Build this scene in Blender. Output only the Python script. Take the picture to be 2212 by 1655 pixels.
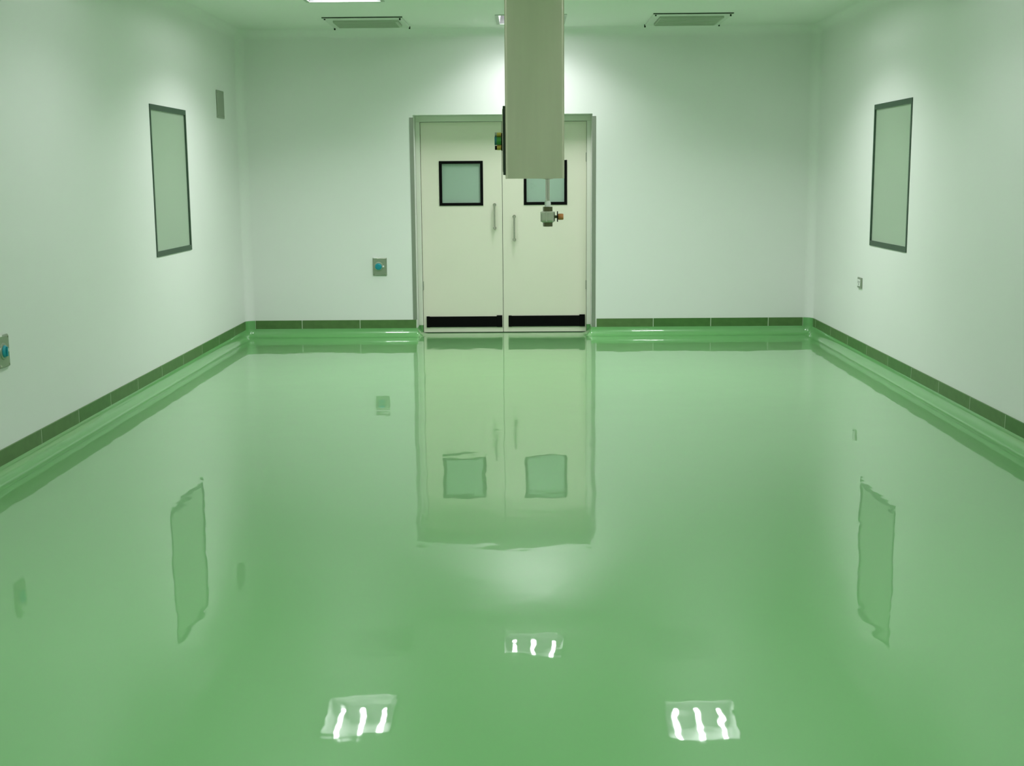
import bpy, bmesh, math
from mathutils import Vector, Matrix

# ------------------------------------------------------------------ clear
for o in list(bpy.data.objects):
    bpy.data.objects.remove(o, do_unlink=True)
scene = bpy.context.scene
C = scene.collection

# ------------------------------------------------------------------ camera
F_PX, PITCH, YAW, ROLL = 2755.7, 0.1622, 0.0118, 0.0077
cam_data = bpy.data.cameras.new('camera')
cam_data.sensor_fit = 'HORIZONTAL'
cam_data.sensor_width = 36.0
cam_data.lens = F_PX / 2212 * 36.0
cam_data.clip_start = 0.05
cam = bpy.data.objects.new('camera', cam_data)
C.objects.link(cam)
fwd = Vector((-math.sin(YAW) * math.cos(PITCH), math.cos(YAW) * math.cos(PITCH), -math.sin(PITCH)))
r0 = Vector((math.cos(YAW), math.sin(YAW), 0))
u0 = r0.cross(fwd)
cr, sr = math.cos(ROLL), math.sin(ROLL)
rt, up = r0 * cr - u0 * sr, r0 * sr + u0 * cr
mt = Matrix((rt, up, -fwd)).transposed().to_4x4()
mt.translation = (0, 0, 1.6)
cam.matrix_world = mt
scene.camera = cam

# ------------------------------------------------------------------ world, exposure
world = bpy.data.worlds.new('world')
scene.world = world
world.use_nodes = True
world.node_tree.nodes['Background'].inputs[0].default_value = (0.02, 0.025, 0.02, 1)
world.node_tree.nodes['Background'].inputs[1].default_value = 1.0
vs = scene.view_settings
vs.view_transform = 'Standard'
vs.look = 'None'
vs.gamma = 1.0
vs.exposure = 0.10
vs.use_curve_mapping = False
TUBE_POWER = 29.0      # bare tubes
LAMP_POWER = 26.0      # light leaving the lens of each fitting (W)
LAMP_SPREAD = 132.0    # degrees; the fitting cuts off light near the horizontal
TUBE_COLOR = (0.965, 0.975, 1.0)

# ------------------------------------------------------------------ room measures (metres)
XL, XR, D, YB, H = -2.816, 2.856, 12.736, -3.0, 3.0
DD = 12.99                      # plane of the door leaves
RF = 0.09                       # radius of the rounded room corners
OL, OR, OT = -1.103, 0.657, 2.18    # door opening
ZB, ZT = 0.082, 0.166           # tile band

# ------------------------------------------------------------------ materials
def mat(name, color, rough=0.5, metal=0.0, spec=0.5, coat=0.0, coat_rough=0.03):
    m = bpy.data.materials.new(name)
    m.use_nodes = True
    b = m.node_tree.nodes['Principled BSDF']
    b.inputs['Base Color'].default_value = (*color, 1)
    b.inputs['Roughness'].default_value = rough
    b.inputs['Metallic'].default_value = metal
    b.inputs['Specular IOR Level'].default_value = spec
    b.inputs['Coat Weight'].default_value = coat
    b.inputs['Coat Roughness'].default_value = coat_rough
    return m

def nodes(m):
    return m.node_tree.nodes, m.node_tree.links, m.node_tree.nodes['Principled BSDF']

def vary(m, color, amount, scale, detail=3.0, stretch=None, bump=0.0, bump_scale=None):
    """procedural mottling of the base colour, optional fine relief"""
    n, l, b = nodes(m)
    tc = n.new('ShaderNodeTexCoord')
    src = tc.outputs['Object']
    if stretch:
        mp = n.new('ShaderNodeMapping')
        mp.inputs['Scale'].default_value = stretch
        l.new(src, mp.inputs['Vector'])
        src = mp.outputs['Vector']
    nz = n.new('ShaderNodeTexNoise')
    nz.inputs['Scale'].default_value = scale
    nz.inputs['Detail'].default_value = detail
    l.new(src, nz.inputs['Vector'])
    mx = n.new('ShaderNodeMix')
    mx.data_type = 'RGBA'
    mx.inputs[6].default_value = (*[c * (1 - amount) for c in color], 1)
    mx.inputs[7].default_value = (*[min(1, c * (1 + amount)) for c in color], 1)
    l.new(nz.outputs['Fac'], mx.inputs[0])
    l.new(mx.outputs[2], b.inputs['Base Color'])
    if bump:
        nb = n.new('ShaderNodeTexNoise')
        nb.inputs['Scale'].default_value = bump_scale or scale * 10
        nb.inputs['Detail'].default_value = 2
        l.new(src, nb.inputs['Vector'])
        bp = n.new('ShaderNodeBump')
        bp.inputs['Strength'].default_value = bump
        bp.inputs['Distance'].default_value = 0.002
        l.new(nb.outputs['Fac'], bp.inputs['Height'])
        l.new(bp.outputs['Normal'], b.inputs['Normal'])
    return m

WALL = (0.84, 0.84, 0.825)
M = {}
M['wall'] = vary(mat('wall_paint', WALL, 0.55, spec=0.3), WALL, 0.02, 1.2)
M['ceiling'] = vary(mat('ceiling_paint', (0.85, 0.87, 0.83), 0.6, spec=0.3), (0.85, 0.87, 0.83), 0.02, 1.0)
M['door'] = vary(mat('door_cream_paint', (0.80, 0.77, 0.66), 0.35), (0.80, 0.77, 0.66), 0.025, 2.5)
M['jamb'] = mat('door_frame_paint', (0.78, 0.78, 0.70), 0.35)
M['black'] = mat('black_rubber', (0.003, 0.003, 0.003), 0.7, spec=0.08)
M['dark_strip'] = mat('window_gasket', (0.03, 0.07, 0.04), 0.45)
M['steel'] = vary(mat('brushed_steel', (0.66, 0.64, 0.50), 0.38, metal=1.0), (0.66, 0.64, 0.50), 0.08, 3.0, stretch=(6, 6, 0.6))
M['guard'] = mat('guard_steel', (0.33, 0.35, 0.30), 0.45, metal=0.6)
M['plate'] = mat('plate_steel', (0.36, 0.40, 0.32), 0.4, metal=0.7)
M['chrome'] = mat('chrome', (0.55, 0.55, 0.48), 0.18, metal=1.0)
M['brass'] = mat('dark_valve_metal', (0.12, 0.12, 0.06), 0.35, metal=0.5)
M['brass_body'] = mat('valve_body_metal', (0.50, 0.52, 0.42), 0.4, metal=0.3)
M['orange'] = mat('orange_handle', (0.55, 0.22, 0.07), 0.45)
M['white_plastic'] = mat('white_plastic', (0.82, 0.82, 0.80), 0.35)
M['blue'] = mat('blue_plastic', (0.01, 0.30, 0.38), 0.3)
M['teal'] = mat('teal_plastic', (0.02, 0.16, 0.17), 0.35)
M['green'] = mat('green_plastic', (0.05, 0.28, 0.04), 0.35)
M['yellow'] = mat('yellow_plastic', (0.45, 0.36, 0.05), 0.4)
M['grout'] = mat('grout', (0.50, 0.58, 0.44), 0.8)
M['reflector'] = mat('lamp_reflector', (0.23, 0.23, 0.23), 0.5)
M['lamp_frame'] = mat('lamp_frame', (0.50, 0.54, 0.48), 0.45)
M['vent_frame'] = mat('vent_frame', (0.72, 0.76, 0.70), 0.5)
M['vent_plate'] = mat('vent_plate', (0.46, 0.53, 0.42), 0.45)
M['dark_gap'] = mat('dark_gap', (0.02, 0.035, 0.02), 0.8)
M['blind'] = vary(mat('blind_panel', (0.70, 0.72, 0.60), 0.5), (0.70, 0.72, 0.60), 0.05, 2.0)
M['door_blind'] = mat('door_window_backing', (0.60, 0.65, 0.61), 0.5)

# tile: dark olive green, each piece a little different
m = mat('base_tile', (0.09, 0.13, 0.06), 0.4, spec=0.25)
n, l, b = nodes(m)
oi = n.new('ShaderNodeObjectInfo')
rp = n.new('ShaderNodeValToRGB')
rp.color_ramp.elements[0].color = (0.075, 0.19, 0.05, 1)
rp.color_ramp.elements[1].color = (0.11, 0.20, 0.07, 1)
l.new(oi.outputs['Random'], rp.inputs['Fac'])
tc = n.new('ShaderNodeTexCoord')
nz = n.new('ShaderNodeTexNoise'); nz.inputs['Scale'].default_value = 14; nz.inputs['Detail'].default_value = 4
l.new(tc.outputs['Object'], nz.inputs['Vector'])
mx = n.new('ShaderNodeMix'); mx.data_type = 'RGBA'; mx.blend_type = 'MULTIPLY'
cr_ = n.new('ShaderNodeValToRGB')
cr_.color_ramp.elements[0].color = (0.75, 0.75, 0.75, 1); cr_.color_ramp.elements[1].color = (1.2, 1.2, 1.2, 1)
l.new(nz.outputs['Fac'], cr_.inputs['Fac'])
mx.inputs[0].default_value = 1.0
l.new(rp.outputs['Color'], mx.inputs[6]); l.new(cr_.outputs['Color'], mx.inputs[7])
l.new(mx.outputs[2], b.inputs['Base Color'])
M['tile'] = m

# epoxy floor: green self-levelled resin under a clear, slightly wavy gloss
EPOXY = (0.147, 0.40, 0.133)
def epoxy(name, wave):
    m = mat(name, EPOXY, 0.30, spec=0.35, coat=1.0, coat_rough=0.022)
    n, l, b = nodes(m)
    tc = n.new('ShaderNodeTexCoord')
    nz = n.new('ShaderNodeTexNoise'); nz.inputs['Scale'].default_value = 0.6; nz.inputs['Detail'].default_value = 2
    l.new(tc.outputs['Object'], nz.inputs['Vector'])
    mx = n.new('ShaderNodeMix'); mx.data_type = 'RGBA'
    mx.inputs[6].default_value = (*[c * 0.95 for c in EPOXY], 1)
    mx.inputs[7].default_value = (*[c * 1.05 for c in EPOXY], 1)
    l.new(nz.outputs['Fac'], mx.inputs[0]); l.new(mx.outputs[2], b.inputs['Base Color'])
    w1 = n.new('ShaderNodeTexNoise'); w1.inputs['Scale'].default_value = 3.0; w1.inputs['Detail'].default_value = 2.5
    w1.inputs['Roughness'].default_value = 0.45
    l.new(tc.outputs['Object'], w1.inputs['Vector'])
    b1 = n.new('ShaderNodeBump'); b1.inputs['Strength'].default_value = 1.0; b1.inputs['Distance'].default_value = wave
    l.new(w1.outputs['Fac'], b1.inputs['Height'])
    l.new(b1.outputs['Normal'], b.inputs['Coat Normal'])
    l.new(b1.outputs['Normal'], b.inputs['Normal'])
    b.inputs['Coat IOR'].default_value = 1.46
    return m
M['floor'] = epoxy('epoxy_floor', 0.0017)
M['cove'] = epoxy('epoxy_cove', 0.004)

# clear glass for shallow panes
m = bpy.data.materials.new('clear_glass'); m.use_nodes = True
n, l = m.node_tree.nodes, m.node_tree.links
n.remove(n['Principled BSDF'])
tr = n.new('ShaderNodeBsdfTransparent'); tr.inputs[0].default_value = (0.90, 0.95, 0.92, 1)
gl = n.new('ShaderNodeBsdfGlossy'); gl.inputs['Roughness'].default_value = 0.02
fr = n.new('ShaderNodeFresnel')
gm = n.new('ShaderNodeNewGeometry'); io = n.new('ShaderNodeMapRange')      # same reflectance on both faces of the thin sheet
io.inputs['To Min'].default_value = 1.5; io.inputs['To Max'].default_value = 1 / 1.5
l.new(gm.outputs['Backfacing'], io.inputs['Value']); l.new(io.outputs['Result'], fr.inputs['IOR'])
ms = n.new('ShaderNodeMixShader')
l.new(fr.outputs[0], ms.inputs[0]); l.new(tr.outputs[0], ms.inputs[1]); l.new(gl.outputs[0], ms.inputs[2])
l.new(ms.outputs[0], n['Material Output'].inputs['Surface'])
M['glass'] = m

def tube_mat(name, power):
    m = bpy.data.materials.new(name); m.use_nodes = True
    n, l = m.node_tree.nodes, m.node_tree.links
    n.remove(n['Principled BSDF'])
    em = n.new('ShaderNodeEmission'); em.inputs[0].default_value = (*TUBE_COLOR, 1); em.inputs[1].default_value = power
    l.new(em.outputs[0], n['Material Output'].inputs['Surface'])
    return m
M['tube'] = tube_mat('lit_tube', TUBE_POWER)
M['tube_dim'] = tube_mat('lit_tube_dim', TUBE_POWER * 0.6)     # output lowered over the door, to tame the bright patch on the wall

# ------------------------------------------------------------------ mesh helpers
def link(name, me, material, parent=None, loc=None):
    o = bpy.data.objects.new(name, me)
    if material is not None and not me.materials:
        me.materials.append(material)
    C.objects.link(o)
    if loc is not None:
        o.location = loc
    if parent is not None:
        o.parent = parent
    return o

def bm_mesh(name, bm, smooth=False):
    me = bpy.data.meshes.new(name)
    bmesh.ops.recalc_face_normals(bm, faces=bm.faces)
    bm.to_mesh(me); bm.free()
    if smooth:
        for p in me.polygons:
            p.use_smooth = True
    return me

def add_box(bm, x0, x1, y0, y1, z0, z1):
    v = [bm.verts.new(c) for c in ((x0, y0, z0), (x1, y0, z0), (x1, y1, z0), (x0, y1, z0),
                                   (x0, y0, z1), (x1, y0, z1), (x1, y1, z1), (x0, y1, z1))]
    for f in ((0, 3, 2, 1), (4, 5, 6, 7), (0, 1, 5, 4), (1, 2, 6, 5), (2, 3, 7, 6), (3, 0, 4, 7)):
        bm.faces.new([v[i] for i in f])

def box(name, x0, x1, y0, y1, z0, z1, material, parent=None, bevel=0.0, seg=2):
    bm = bmesh.new()
    add_box(bm, x0, x1, y0, y1, z0, z1)
    if bevel:
        bmesh.ops.bevel(bm, geom=bm.edges[:], offset=bevel, segments=seg, profile=0.5, affect='EDGES')
    return link(name, bm_mesh(name, bm), material, parent)

def add_tube(bm, p0, p1, r0, r1=None, seg=16, cap=True):
    p0, p1 = Vector(p0), Vector(p1)
    r1 = r0 if r1 is None else r1
    d = (p1 - p0).normalized()
    a = d.orthogonal().normalized(); b_ = d.cross(a)
    rings = []
    for p, r in ((p0, r0), (p1, r1)):
        rings.append([bm.verts.new(p + (a * math.cos(2 * math.pi * i / seg) + b_ * math.sin(2 * math.pi * i / seg)) * r) for i in range(seg)])
    for i in range(seg):
        j = (i + 1) % seg
        bm.faces.new((rings[0][i], rings[0][j], rings[1][j], rings[1][i]))
    if cap:
        bm.faces.new(rings[0][::-1]); bm.faces.new(rings[1])

def shade_auto(me, ang=40):
    for p in me.polygons:
        p.use_smooth = True
    me.set_sharp_from_angle(angle=math.radians(ang))

def tube(name, p0, p1, r0, material, parent=None, r1=None, seg=20):
    bm = bmesh.new()
    add_tube(bm, p0, p1, r0, r1, seg)
    me = bm_mesh(name, bm); shade_auto(me)
    return link(name, me, material, parent)

def lathe(name, axis_o, axis_d, prof, material, parent=None, seg=24):
    """surface of revolution; prof = [(distance along axis, radius), ...]"""
    bm = bmesh.new()
    o, d = Vector(axis_o), Vector(axis_d).normalized()
    a = d.orthogonal().normalized(); b_ = d.cross(a)
    rings = []
    for t, r in prof:
        rings.append([bm.verts.new(o + d * t + (a * math.cos(2 * math.pi * i / seg) + b_ * math.sin(2 * math.pi * i / seg)) * max(r, 1e-5)) for i in range(seg)])
    for k in range(len(rings) - 1):
        for i in range(seg):
            j = (i + 1) % seg
            bm.faces.new((rings[k][i], rings[k][j], rings[k + 1][j], rings[k + 1][i]))
    bm.faces.new(rings[0][::-1]); bm.faces.new(rings[-1])
    me = bm_mesh(name, bm); shade_auto(me)
    return link(name, me, material, parent)

def tag(o, label, cat, group=None, kind=None):
    o['label'] = label
    o['category'] = cat
    if group: o['group'] = group
    if kind: o['kind'] = kind
    return o

def empty(name, loc=(0, 0, 0), rz=0.0):
    o = bpy.data.objects.new(name, None)
    o.empty_display_size = 0.1
    C.objects.link(o)
    o.location = loc; o.rotation_euler = (0, 0, rz)
    return o

def copy_tree(o, parent=None):
    c = o.copy()
    C.objects.link(c)
    c.parent = parent
    for ch in [x for x in bpy.data.objects if x.parent == o]:
        copy_tree(ch, c)
    return c

# ------------------------------------------------------------------ room shell
LAMP_W, LAMP_L = 0.58, 0.66
LAMPS_SEEN = [(0.055, 12.06), (-1.46, 10.39), (1.47, 10.27)]
DIM = {0: 0.6, 1: 1.1, 2: 1.1, 3: 0.28, 4: 0.24, 5: 0.45, 6: 0.45, 7: 0.6, 8: 0.6}      # power factor per lamp, set to balance brightness on walls and floor
LAMPS_BEHIND = [(-1.46, 7.5), (1.47, 7.5), (-1.46, 4.4), (1.47, 4.4), (-1.46, 1.3), (1.47, 1.3), (0.0, -1.5)]
LAMPS = LAMPS_SEEN + LAMPS_BEHIND
WIN_L = (9.725, 10.75, 0.996, 2.143)
WIN_R = (9.64, 10.672, 0.997, 2.137)

def patch(name, us, vs_, material, skip=None):
    """wall surface with analytic normals; us = [(core x, core y, nx, ny)], vs_ = [(core z, b)]"""
    verts, norms, faces = [], [], []
    for (cx, cy, nx, ny) in us:
        for (cz, b_) in vs_:
            n_ = Vector((nx * math.cos(b_), ny * math.cos(b_), math.sin(b_)))
            verts.append(Vector((cx, cy, cz)) + n_ * RF)
            norms.append(-n_)
    nv = len(vs_)
    for i in range(len(us) - 1):
        for j in range(nv - 1):
            q = [i * nv + j, (i + 1) * nv + j, (i + 1) * nv + j + 1, i * nv + j + 1]
            c = sum((verts[k] for k in q), Vector()) / 4
            if skip and skip(c):
                continue
            fn = (verts[q[1]] - verts[q[0]]).cross(verts[q[3]] - verts[q[0]])
            if fn.dot(norms[q[0]]) < 0:
                q = q[::-1]
            faces.append(q)
    me = bpy.data.meshes.new(name)
    me.from_pydata(verts, [], faces)
    for p in me.polygons:
        p.use_smooth = True
    me.normals_split_custom_set_from_vertices([tuple(x) for x in norms])
    return link(name, me, material)

arc = [(H - RF, math.radians(a)) for a in range(9, 91, 9)]
def zsec(cuts):
    return [(z, 0.0) for z in cuts] + arc
def side(name, X, s, win, label):
    y0, y1, z0, z1 = win
    us = [(X - s * RF, y, s, 0.0) for y in (YB, y0, y1, D - RF)]
    o = patch(name, us, zsec((0, z0, z1, H - RF)), M['wall'],
              lambda c: y0 < c.y < y1 and z0 < c.z < z1)
    return tag(o, label, 'wall', kind='structure')
side('wall_left', XL, -1.0, WIN_L, 'white painted side wall with the tall glazed panel and square grey plate')
side('wall_right', XR, 1.0, WIN_R, 'white painted side wall with the tall glazed panel and small socket')
us = []
for k in range(0, 11):
    a = math.radians(9 * k)
    us.append((XL + RF, D - RF, -math.cos(a), math.sin(a)))
us += [(OL, D - RF, 0.0, 1.0), (OR, D - RF, 0.0, 1.0)]
for k in range(0, 11):
    a = math.radians(9 * k)
    us.append((XR - RF, D - RF, math.sin(a), math.cos(a)))
wall_back = tag(patch('wall_back', us, zsec((0, OT, H - RF)), M['wall'],
                      lambda c: OL < c.x < OR and c.z < OT),
                'white painted end wall around the double door', 'wall', kind='structure')
# reveal of the door opening
bm = bmesh.new()
def quad(bm, *p):
    bm.faces.new([bm.verts.new(q) for q in p])
quad(bm, (OL, D, 0), (OL, DD + .05, 0), (OL, DD + .05, OT), (OL, D, OT))
quad(bm, (OR, D, 0), (OR, D, OT), (OR, DD + .05, OT), (OR, DD + .05, 0))
quad(bm, (OL, D, OT), (OL, DD + .05, OT), (OR, DD + .05, OT), (OR, D, OT))
me = bpy.data.meshes.new('reveal'); bm.to_mesh(me); bm.free()
link('reveal', me, M['wall'], wall_back)

tag(box('wall_front', XL, XR, YB - .1, YB, 0, H, M['wall']), 'plain white wall behind the viewer', 'wall', kind='structure')

# ceiling with openings for the lamps
xs = sorted({XL + RF, XR - RF} | {round(x + s * LAMP_W / 2, 4) for x, y in LAMPS for s in (-1, 1)})
ys = sorted({YB, D - RF} | {round(y + s * LAMP_L / 2, 4) for x, y in LAMPS for s in (-1, 1)})
verts = [(x, y, H) for y in ys for x in xs]
faces = []
for j in range(len(ys) - 1):
    for i in range(len(xs) - 1):
        cx, cy = (xs[i] + xs[i + 1]) / 2, (ys[j] + ys[j + 1]) / 2
        if any(abs(cx - x) < LAMP_W / 2 and abs(cy - y) < LAMP_L / 2 for x, y in LAMPS):
            continue
        q = j * len(xs) + i
        faces.append((q, q + len(xs), q + len(xs) + 1, q + 1))
me = bpy.data.meshes.new('ceiling'); me.from_pydata(verts, [], faces)
tag(link('ceiling', me, M['ceiling']), 'smooth pale painted ceiling with recessed lights', 'ceiling', kind='structure')

# floor
me = bpy.data.meshes.new('floor')
me.from_pydata([(XL, YB, 0), (XR, YB, 0), (XR, DD + .06, 0), (XL, DD + .06, 0)], [], [(0, 1, 2, 3)])
floor = tag(link('floor', me, M['floor']), 'glossy green epoxy floor mirroring the room', 'floor', kind='structure')

# ------------------------------------------------------------------ base: cove, rounded corners, tile band
TP = 0.009      # how far the tile face stands proud of the wall
def path_left():
    p = [((XL, y), (1, 0)) for y in (YB, 2, 6, 10, D - RF)]
    for k in range(1, 11):
        a = math.radians(9 * k)
        p.append(((XL + RF - RF * math.cos(a), D - RF + RF * math.sin(a)), (math.cos(a), -math.sin(a))))
    p += [((x, D), (0, -1)) for x in (-2.2, -1.6, OL)]
    for k in range(1, 7):
        a = math.radians(15 * k)
        p.append(((OL, D), (math.sin(a), -math.cos(a))))
    p.append(((OL, DD - .03), (1, 0)))
    return p
def path_right():
    p = [((XR, y), (-1, 0)) for y in (YB, 2, 6, 10, D - RF)]
    for k in range(1, 11):
        a = math.radians(9 * k)
        p.append(((XR - RF + RF * math.cos(a), D - RF + RF * math.sin(a)), (-math.cos(a), -math.sin(a))))
    p += [((x, D), (0, -1)) for x in (2.2, 1.4, OR)]
    for k in range(1, 7):
        a = math.radians(15 * k)
        p.append(((OR, D), (-math.sin(a), -math.cos(a))))
    p.append(((OR, DD - .03), (-1, 0)))
    return p
RC = ZB
prof = [(0.0005, RC)] + [(TP + RC * (1 - math.cos(f)), RC * (1 - math.sin(f)) + 0.0006) for f in [math.radians(10 * k) for k in range(0, 10)]]
def sweep(name, path, prof, material, parent, smooth=True):
    verts = [(p[0] + n_[0] * s, p[1] + n_[1] * s, z) for p, n_ in path for s, z in prof]
    k = len(prof)
    faces = [(i * k + j, i * k + j + 1, (i + 1) * k + j + 1, (i + 1) * k + j) for i in range(len(path) - 1) for j in range(k - 1)]
    bm = bmesh.new()
    bv = [bm.verts.new(v) for v in verts]
    for f in faces:
        bm.faces.new([bv[i] for i in f])
    me = bm_mesh(name, bm)
    if smooth: shade_auto(me, 35)
    return link(name, me, material, parent)
PL, PR = path_left(), path_right()
sweep('cove', PL, prof, M['cove'], floor)
sweep('cove', PR, prof, M['cove'], floor)

tile_cache = {}
def tile_mesh(length):
    k = round(length, 3)
    if k not in tile_cache:
        bm = bmesh.new()
        add_box(bm, 0, k, -TP, 0, ZB, ZT)
        bmesh.ops.bevel(bm, geom=[e for e in bm.edges if all(v.co.y < -TP + 1e-6 for v in e.verts)], offset=0.0015, segments=1, affect='EDGES')
        tile_cache[k] = bm_mesh('tile', bm)
    return tile_cache[k]
JT = 0.006
def band(name, joints_list, origin, rz, label):
    """joints along local x; local -y faces the room"""
    bm = bmesh.new()
    for j in joints_list:
        add_box(bm, j[0], j[-1], -TP + 0.0008, -0.0005, ZB + .001, ZT - .002)
    o = link(name, bm_mesh(name, bm), M['grout'])
    o.location = origin; o.rotation_euler = (0, 0, rz)
    tag(o, label, 'baseboard', kind='structure')
    for j in joints_list:
        for a, b_ in zip(j[:-1], j[1:]):
            link('tile', tile_mesh(b_ - a - JT), M['tile'], o, (a + JT / 2, 0, 0))
    return o
band('baseboard_back', [[-2.726, -2.255, -1.672, -1.103], [0.70, 1.27, 1.845, 2.419, 2.766]], (0, D, 0), 0,
     'olive green tile skirting along the end wall')
jl = [12.646, 12.16, 11.54, 10.92, 10.30, 9.68, 9.065, 8.45, 7.828, 7.203, 6.58, 5.96, 5.34, 4.72, 4.10, 3.48, 2.86, 2.24, 1.62, 1.0, 0.38, -0.24, -0.86, -1.48, -2.1, -3.0]
band('baseboard_left', [jl[::-1]], (XL, 0, 0), math.pi / 2, 'olive green tile skirting along the wall with the square grey plate')
jr = [12.646, 12.53, 11.906, 11.262, 10.626, 9.989, 9.372, 8.736, 8.108, 7.495, 6.87, 6.25, 5.63, 5.0, 4.38, 3.75, 3.12, 2.5, 1.88, 1.25, 0.62, 0.0, -0.62, -1.25, -1.88, -3.0]
band('baseboard_right', [[-y for y in jr]], (XR, 0, 0), -math.pi / 2, 'olive green tile skirting along the wall with the small socket')
# rounded green corner pieces of the skirting
cprof = [(0.0005, ZT), (TP, ZT - 0.001), (TP, ZB)]
sweep('skirting_corner', PL[4:15], cprof, M['cove'], floor)
sweep('skirting_corner', PR[4:15], cprof, M['cove'], floor)

# ------------------------------------------------------------------ door
door = tag(empty('door_1', (0, 0, 0)), 'cream double swing door with two square windows and black kick strips', 'door', kind='structure')
box('jamb', OL + .001, -1.056, DD - .025, DD + .05, ZB, 2.122, M['jamb'], door, 0.002)
box('jamb', 0.613, OR - .001, DD - .025, DD + .05, ZB, 2.122, M['jamb'], door, 0.002)
box('jamb_foot', OL + .001, -1.056, DD - .02, DD + .05, 0, ZB, M['cove'], door)
box('jamb_foot', 0.613, OR - .001, DD - .02, DD + .05, 0, ZB, M['cove'], door)
box('header', OL + .001, OR - .001, DD - .025, DD + .05, 2.122, OT - .001, M['jamb'], door, 0.002)
box('meeting_stop', -0.26, -0.21, DD + .046, DD + .055, 0.01, 2.118, M['dark_gap'], door)

def frame_ring(name, ax, a0, a1, z0, z1, w, d0, d1, material, parent, ws=None):
    """rectangular ring in the plane (ax, z); ax 'x' -> depth along y, 'y' -> depth along x; four mitred bars"""
    def P(a, d, z):
        return (a, d, z) if ax == 'x' else (d, a, z)
    out = [(a0, z0), (a1, z0), (a1, z1), (a0, z1)]
    ws = w if ws is None else ws
    inn = [(a0 + ws, z0 + w), (a1 - ws, z0 + w), (a1 - ws, z1 - w), (a0 + ws, z1 - w)]
    for k in range(4):
        j = (k + 1) % 4
        bm = bmesh.new()
        ring = [out[k], out[j], inn[j], inn[k]]
        f0 = [bm.verts.new(P(a, d0, z)) for a, z in ring]
        f1 = [bm.verts.new(P(a, d1, z)) for a, z in ring]
        bm.faces.new(f0); bm.faces.new(f1[::-1])
        for i in range(4):
            i2 = (i + 1) % 4
            bm.faces.new((f0[i], f0[i2], f1[i2], f1[i]))
        link(name, bm_mesh(name, bm), material, parent)

def leaf(x0, x1, w0, w1, wz0, wz1, hx, hz0, hz1, k0, k1, kz0, kz1):
    z0, z1, t = 0.008, 2.118, 0.045
    bm = bmesh.new()
    add_box(bm, x0, w0, DD, DD + t, z0, z1); add_box(bm, w1, x1, DD, DD + t, z0, z1)
    add_box(bm, w0, w1, DD, DD + t, z0, wz0); add_box(bm, w0, w1, DD, DD + t, wz1, z1)
    o = link('leaf', bm_mesh('leaf', bm), M['door'], door)
    frame_ring('window_frame', 'x', w0, w1, wz0, wz1, 0.028, DD - .006, DD + .04, M['black'], o)
    box('pane', w0 + .026, w1 - .026, DD + .006, DD + .010, wz0 + .026, wz1 - .026, M['glass'], o)
    box('backing_panel', w0 + .026, w1 - .026, DD + .016, DD + .03, wz0 + .026, wz1 - .026, M['door_blind'], o)
    # pull handle
    bm = bmesh.new()
    add_tube(bm, (hx, DD - .048, hz0), (hx, DD - .048, hz1), 0.0105, seg=14)
    for z in (hz0 + .012, hz1 - .012):
        add_tube(bm, (hx, DD - .048, z), (hx, DD, z), 0.009, seg=12)
        add_tube(bm, (hx, DD - .006, z), (hx, DD, z), 0.017, seg=16)
    me = bm_mesh('handle', bm); shade_auto(me)
    link('handle', me, M['chrome'], o)['label'] = 'slim chrome pull handle'
    k = box('kick_strip', k0, k1, DD - .012, DD, kz0, kz1, M['black'], o, 0.002)
    k['label'] = 'black rubber kick strip'
    box('end_cap', k1 - .055, k1 + .002, DD - .014, DD, kz0 - .002, kz1 + .01, M['black'], k, 0.002)
    box('end_cap', k0 - .002, k0 + .03, DD - .014, DD, kz0 - .002, kz1 + .003, M['black'], k, 0.002)
    return o
lf = leaf(-1.052, -0.239, -0.871, -0.429, 1.291, 1.736, -0.316, 1.053, 1.309, -1.02, -0.249, 0.060, 0.168)
rf = leaf(-0.234, 0.610, -0.02, 0.416, 1.294, 1.738, -0.118, 0.935, 1.191, -0.181, 0.595, 0.062, 0.172)
box('hinge', 0.604, 0.618, DD - .012, DD, 0.44, 0.53, M['guard'], rf, 0.002)
box('hinge', 0.604, 0.618, DD - .012, DD, 1.72, 1.81, M['guard'], rf, 0.002)
box('hinge', -1.060, -1.046, DD - .012, DD, 0.44, 0.53, M['guard'], lf, 0.002)

# stainless corner guards on the edges of the opening
def guard(name, x_edge, s, zb, label):
    bm = bmesh.new()
    t = 0.003
    xa, xb = sorted((x_edge - s * 0.034, x_edge + s * t))
    add_box(bm, xa, xb, D - t, D - .0005, zb, 2.156)
    xa, xb = sorted((x_edge, x_edge + s * t))
    add_box(bm, xa, xb, D - .0005, D + .034, zb, 2.156)
    o = link(name, bm_mesh(name, bm), M['guard'])
    return tag(o, label, 'corner guard', kind='structure')
guard('trim_1', OL, 1, ZT + .002, 'grey steel edge strip of the door opening on the side with the wall box')
guard('trim_2', OR, -1, ZB + .001, 'grey steel edge strip of the door opening away from the wall box')

# ------------------------------------------------------------------ glazed panels in the side walls
def window(name, X, s, win, label):
    y0, y1, z0, z1 = win
    o = tag(empty(name, (0, 0, 0)), label, 'window', kind='structure')
    frame_ring('frame_bar', 'y', y0, y1, z0, z1, 0.040, X - s * .006, X + s * .03, M['dark_strip'], o, 0.024)
    d = sorted((X - s * .001, X + s * .003))
    box('pane', d[0], d[1], y0 + .023, y1 - .023, z0 + .039, z1 - .039, M['glass'], o)
    d = sorted((X + s * .007, X + s * .02))
    box('backing_panel', d[0], d[1], y0 + .023, y1 - .023, z0 + .039, z1 - .039, M['blind'], o)
window('window_1', XL, -1, WIN_L, 'tall narrow glazed panel in the wall with the square grey plate')
window('window_2', XR, 1, WIN_R, 'tall narrow glazed panel in the wall with the small socket')

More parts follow.
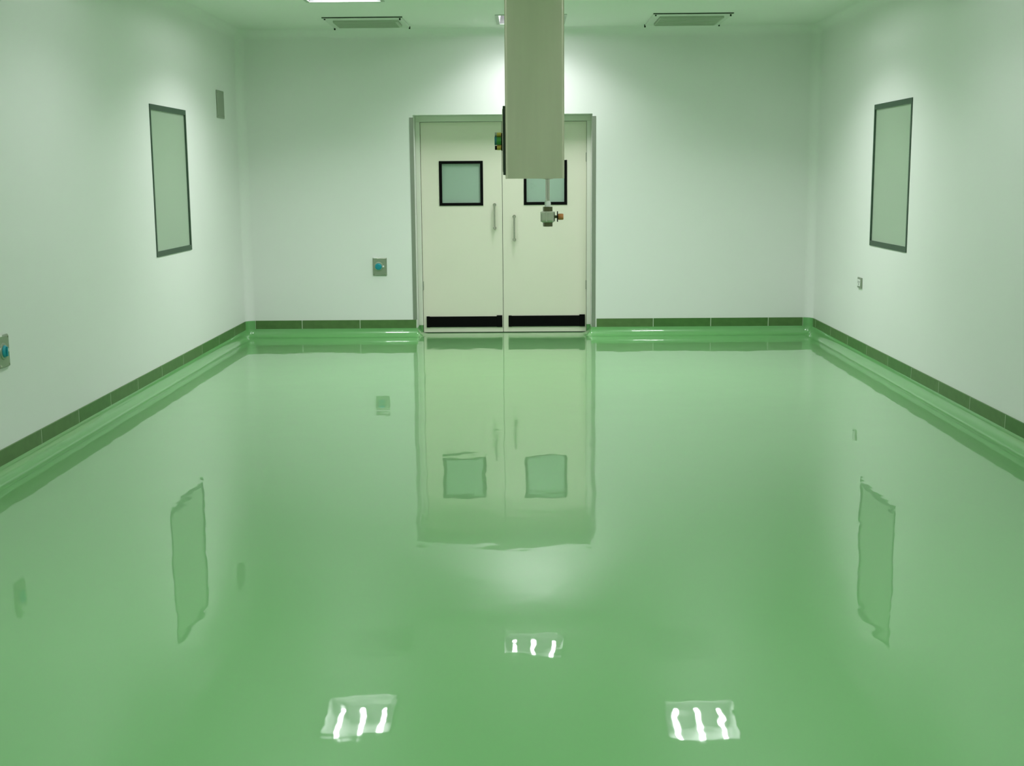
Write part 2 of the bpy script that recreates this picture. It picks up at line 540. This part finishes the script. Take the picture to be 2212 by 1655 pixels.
# ------------------------------------------------------------------ ceiling lights
def make_light():
    r = empty('ceiling_light')
    w, L, h_ = LAMP_W / 2 - .002, LAMP_L / 2 - .002, 0.16
    bm = bmesh.new()
    t = 0.07
    a = [bm.verts.new((x, y, 0.001)) for x, y in ((-w, -L), (w, -L), (w, L), (-w, L))]
    b_ = [bm.verts.new((x, y, h_)) for x, y in ((-w + t * .3, -L + t * .3), (w - t * .3, -L + t * .3), (w - t * .3, L - t * .3), (-w + t * .3, L - t * .3))]
    for i in range(4):
        j = (i + 1) % 4
        bm.faces.new((a[i], b_[i], b_[j], a[j]))
    bm.faces.new(b_)
    me = bpy.data.meshes.new('housing'); bm.to_mesh(me); bm.free()
    link('housing', me, M['reflector'], r)
    bm = bmesh.new()
    e, p = 0.03, 0.006
    W, LL = LAMP_W / 2, LAMP_L / 2
    add_box(bm, -W - e, W + e, -LL - e, -LL, -p, -.0005); add_box(bm, -W - e, W + e, LL, LL + e, -p, -.0005)
    add_box(bm, -W - e, -W, -LL, LL, -p, -.0005); add_box(bm, W, W + e, -LL, LL, -p, -.0005)
    link('trim_frame', bm_mesh('trim_frame', bm), M['lamp_frame'], r)
    for x in (-0.19, 0.0, 0.19):
        bm = bmesh.new()
        add_tube(bm, (x, -.26, .07), (x, .26, .07), 0.021, seg=12)
        tb = link('tube', bm_mesh('tube', bm), M['tube'], r)
        for s in (-1, 1):
            box('lamp_holder', x - .018, x + .018, s * .278 - .016, s * .278 + .016, .05, .158, M['reflector'], tb)
    ld = bpy.data.lights.new('light_source', 'AREA')
    ld.shape = 'RECTANGLE'; ld.size = LAMP_W - .06; ld.size_y = LAMP_L - .06
    ld.energy = LAMP_POWER; ld.color = TUBE_COLOR; ld.spread = math.radians(LAMP_SPREAD)
    lo = bpy.data.objects.new('light_source', ld); C.objects.link(lo)
    lo.location = (0, 0, .04); lo.parent = r
    return r
proto = make_light()
lab = ['recessed three-tube ceiling light nearest the double door, behind the steel column',
       'recessed three-tube ceiling light cut by the picture top, on the grey plate side',
       'recessed three-tube ceiling light mirrored in the floor on the side of the small socket']
tree = [proto] + [copy_tree(proto) for _ in LAMPS[1:]]
for i, (x, y) in enumerate(LAMPS):
    o = tree[i]
    for c in [c for c in bpy.data.objects if c.parent == o and c.type == 'LIGHT' and i in DIM]:
        c.data = c.data.copy()
        c.data.energy = LAMP_POWER * DIM[i]
    o.location = (x, y, H)
    if i == 0:
        for c in [c for c in bpy.data.objects if c.parent == o and c.name.startswith('tube')]:
            c.data = c.data.copy(); c.data.materials[0] = M['tube_dim']
    if i < 3:
        tag(o, lab[i], 'ceiling light', 'recessed ceiling lights')
    else:
        tag(o, 'recessed three-tube ceiling light overhead beyond the top of the view', 'ceiling light', 'ceiling lights out of view overhead')

# ------------------------------------------------------------------ ceiling vents
def vent(x0, x1, y0, y1, ix0, ix1, iy0, iy1, label, gap):
    cx, cy = (x0 + x1) / 2, (y0 + y1) / 2
    r = tag(empty('air_vent', (cx, cy, H)), label, 'air vent', 'ceiling vents by the end wall')
    X0, X1, Y0, Y1 = x0 - cx, x1 - cx, y0 - cy, y1 - cy
    a0, a1, b0, b1 = ix0 - cx, ix1 - cx, iy0 - cy, iy1 - cy
    bm = bmesh.new()
    p = 0.012
    add_box(bm, X0, X1, Y0, b0, -p, -.001); add_box(bm, X0, X1, b1, Y1, -p, -.001)
    add_box(bm, X0, a0, b0, b1, -p, -.001); add_box(bm, a1, X1, b0, b1, -p, -.001)
    link('frame', bm_mesh('frame', bm), M['vent_frame'], r)
    # shallow dished face plate
    bm = bmesh.new()
    add_box(bm, a0 + .004, a1 - .004, b0 + .004, b1 - .004, -.030, -.002)
    link('face_plate', bm_mesh('face_plate', bm), M['vent_plate'], r)
    n_ = 9
    for k in range(n_):
        y = b0 + .03 + (b1 - b0 - .06) * k / (n_ - 1)
        link('slat', slat_mesh(a1 - a0 - .03), M['vent_plate'], r, (0, y, 0))
    box('dark_strip', X0 - .004, X1 + .004, Y0 - .008, Y0, -.008, -.0005, M['dark_gap'], r)  # dark strip standing in for the shaded gap along the near edge
    for sx, sy, k in ((X0 + .02, Y0 + .02, .6), (X1 - .02, Y0 + .02, 1), (X0, Y1, 1), (X1, Y1, .7)):
        tube('screw', (sx, sy, -.012 - .016 * k), (sx, sy, -.001), 0.008, M['dark_gap'], r, seg=10)
    return r
_sl = {}
def slat_mesh(w):
    k = round(w, 3)
    if k not in _sl:
        bm = bmesh.new()
        add_box(bm, -k / 2, k / 2, -.006, .006, -.034, -.0295)
        _sl[k] = bm_mesh('slat', bm)
    return _sl[k]
vent(-1.815, -1.10, 11.78, 12.55, -1.745, -1.15, 11.93, 12.37, 'square ceiling air vent above the wall box', 1)
vent(1.145, 1.85, 11.71, 12.56, 1.213, 1.792, 11.84, 12.42, 'square ceiling air vent on the side of the small socket', .5)

# ------------------------------------------------------------------ steel service column hanging from the ceiling
CY = 5.5
col = tag(empty('service_column', (0.039, CY + .125, 1.581)), 'square steel service column hanging from the ceiling with a valve underneath', 'column')
def in_col(o):
    o.parent = col
    o.matrix_parent_inverse = Matrix.Translation(-Vector(col.location))
    return o
bm = bmesh.new()
add_box(bm, -0.086, 0.165, CY, CY + .25, 1.581, H - .001)
bmesh.ops.bevel(bm, geom=[e for e in bm.edges if abs(e.verts[0].co.z - e.verts[1].co.z) > .5], offset=0.012, segments=4, profile=0.5, affect='EDGES')
me = bm_mesh('casing', bm); shade_auto(me, 30)
in_col(link('casing', me, M['steel']))
in_col(box('ceiling_flange', -0.13, 0.21, CY - .045, CY + .295, H - .012, H - .0005, M['steel'], None, 0.003))
sp = in_col(box('side_plate', -0.0955, -0.0865, CY + .012, CY + .238, 1.597, 1.886, M['dark_gap'], None, 0.002))
sp['label'] = 'dark outlet plate on the side of the casing'
box('plate_rim', -0.0985, -0.0955, CY + .03, CY + .22, 1.61, 1.875, M['steel'], sp, 0.001)
# gas outlet cluster on the side plate
ot = in_col(box('outlet', -0.1035, -0.0985, CY + .05, CY + .13, 1.700, 1.775, M['black'], None, 0.003))
ot['label'] = 'small outlet with green and yellow caps'
def ox(name, d0, d1, y, z, r, m):
    tube(name, (-0.0985 - d0, y, z), (-0.0985 - d1, y, z), r, m, ot, seg=18)
ox('outlet_ring', .005, .025, CY + .08, 1.742, .017, M['green'])
ox('outlet_ring', .005, .024, CY + .08, 1.714, .011, M['yellow'])
ox('outlet_ring', .005, .024, CY + .08, 1.768, .0095, M['yellow'])
ox('outlet_cap', .025, .034, CY + .08, 1.742, .018, M['teal'])
ox('outlet_cap', .024, .033, CY + .08, 1.713, .009, M['black'])
ox('outlet_cap', .024, .033, CY + .08, 1.769, .009, M['guard'])
# pipe, collar and valve below
VX, VY = 0.095, CY + .10
in_col(tube('pipe', (VX, VY, 1.478), (VX, VY, 1.581), 0.0095, M['chrome'], None, seg=18))
in_col(lathe('pipe_flange', (VX, VY, 1.581), (0, 0, -1), [(0, .024), (.002, .024), (.004, .011)], M['chrome']))
in_col(lathe('collar', (VX, VY, 1.455), (0, 0, 1), [(0, .0135), (.022, .0135), (.027, .011), (.03, .0095)], M['white_plastic']))['label'] = 'white plastic collar'
vb = in_col(lathe('valve_body', (VX, VY, 1.392), (0, 0, 1), [(0, .024), (.004, .029), (.011, .031), (.011, .0295), (.037, .0295), (.037, .031), (.043, .031), (.048, .026)], M['brass_body'], seg=28))
vb['label'] = 'grey-green valve body'
def hexnut(name, z0, z1, r):
    bm = bmesh.new()
    add_tube(bm, (VX, VY, z0), (VX, VY, z1), r, seg=6)
    bmesh.ops.bevel(bm, geom=bm.edges[:], offset=0.0015, segments=1, affect='EDGES')
    return link(name, bm_mesh(name, bm), M['brass'], vb)
hexnut('nut', 1.438, 1.460, .022)
hexnut('nut', 1.374, 1.394, .022)
for k in range(6):
    a = math.radians(60 * k + 20)
    tube('bolt', (VX + .030 * math.cos(a), VY + .030 * math.sin(a), 1.396), (VX + .030 * math.cos(a), VY + .030 * math.sin(a), 1.438), .0035, M['brass_body'], vb, seg=8)
tube('stem', (VX + .027, VY, 1.416), (VX + .046, VY, 1.416), .006, M['brass'], vb, seg=14)
tube('stem_disc', (VX + .0405, VY, 1.417), (VX + .0445, VY, 1.417), .023, M['black'], vb, seg=22)
hd = lathe('handle', (VX + .0445, VY, 1.416), (1, 0, 0), [(0, .012), (.004, .0135), (.018, .0135), (.023, .0125), (.024, .010)], M['orange'], vb, seg=18)
hd['label'] = 'orange-brown valve knob'

# ------------------------------------------------------------------ wall boxes with blue sockets
def wall_box(loc, rz, label):
    """local -y faces the room; origin at the bottom centre on the wall"""
    r = tag(empty('wall_socket', loc, rz), label, 'socket', 'steel wall boxes with blue sockets')
    box('box_body', -.07, .07, -.010, -.0005, 0, .177, M['plate'], r, 0.004)
    box('box_lid', -.066, .066, -.013, -.010, .004, .172, M['plate'], r, 0.003)
    lathe('socket_ring', (-.012, -.013, .090), (0, -1, 0), [(0, .046), (.005, .044), (.007, .038), (.007, .034), (.002, .034)], M['plate'], r)
    cp = lathe('socket_cap', (-.012, -.014, .090), (0, -1, 0), [(0, .034), (.010, .033), (.015, .027), (.017, .018), (.016, .010), (.016, .001)], M['blue'], r)
    cp['label'] = 'blue plastic socket cap'
    box('cap_rib', -.018, -.006, -.038, -.029, .064, .116, M['blue'], cp, 0.002)
    box('latch', .028, .044, -.022, -.013, .082, .100, M['white_plastic'], r, 0.003)
    box('top_glint', -.060, -.030, -.020, -.004, .171, .181, M['white_plastic'], r, 0.002)  # white bar standing in for the lamp glint on the top edge
    for sx in (-.056, .056):
        for sz in (.014, .162):
            tube('screw', (sx, -.0155, sz), (sx, -.013, sz), .0045, M['chrome'], r, seg=10)
    return r
wall_box((-1.46, D, .612), 0, 'steel wall box with blue socket on the end wall beside the double door')
wall_box((XL, 6.755, .594), math.pi / 2, 'steel wall box with blue socket cut by the picture edge, low on the side wall')

# square grey plate high on the left wall
pl = tag(empty('wall_plate', (XL, 11.985, 2.13)), 'square grey steel cover plate high on the wall beyond the glazed panel', 'wall plate')
box('cover', .0005, .012, -.13, .13, 0, .25, M['plate'], pl, 0.003)
for sy in (-.11, .11):
    for sz in (.02, .23):
        tube('screw', (.012, sy, sz), (.0145, sy, sz), .006, M['chrome'], pl, seg=10)

# small socket on the right wall
so = tag(empty('power_socket', (XR, 10.925, .618)), 'small grey power socket low on the wall under the glazed panel', 'socket')
box('face_plate', -.012, -.0005, -.062, .062, 0, .09, M['plate'], so, 0.003)
box('insert', -.016, -.012, -.040, .040, .016, .074, M['white_plastic'], so, 0.002)
bm = bmesh.new()
for sy, sz in ((-.016, .052), (.016, .052), (0, .032)):
    add_box(bm, -.0168, -.0155, sy - .004, sy + .004, sz - .009, sz + .009)
link('pin_holes', bm_mesh('pin_holes', bm), M['black'], so)
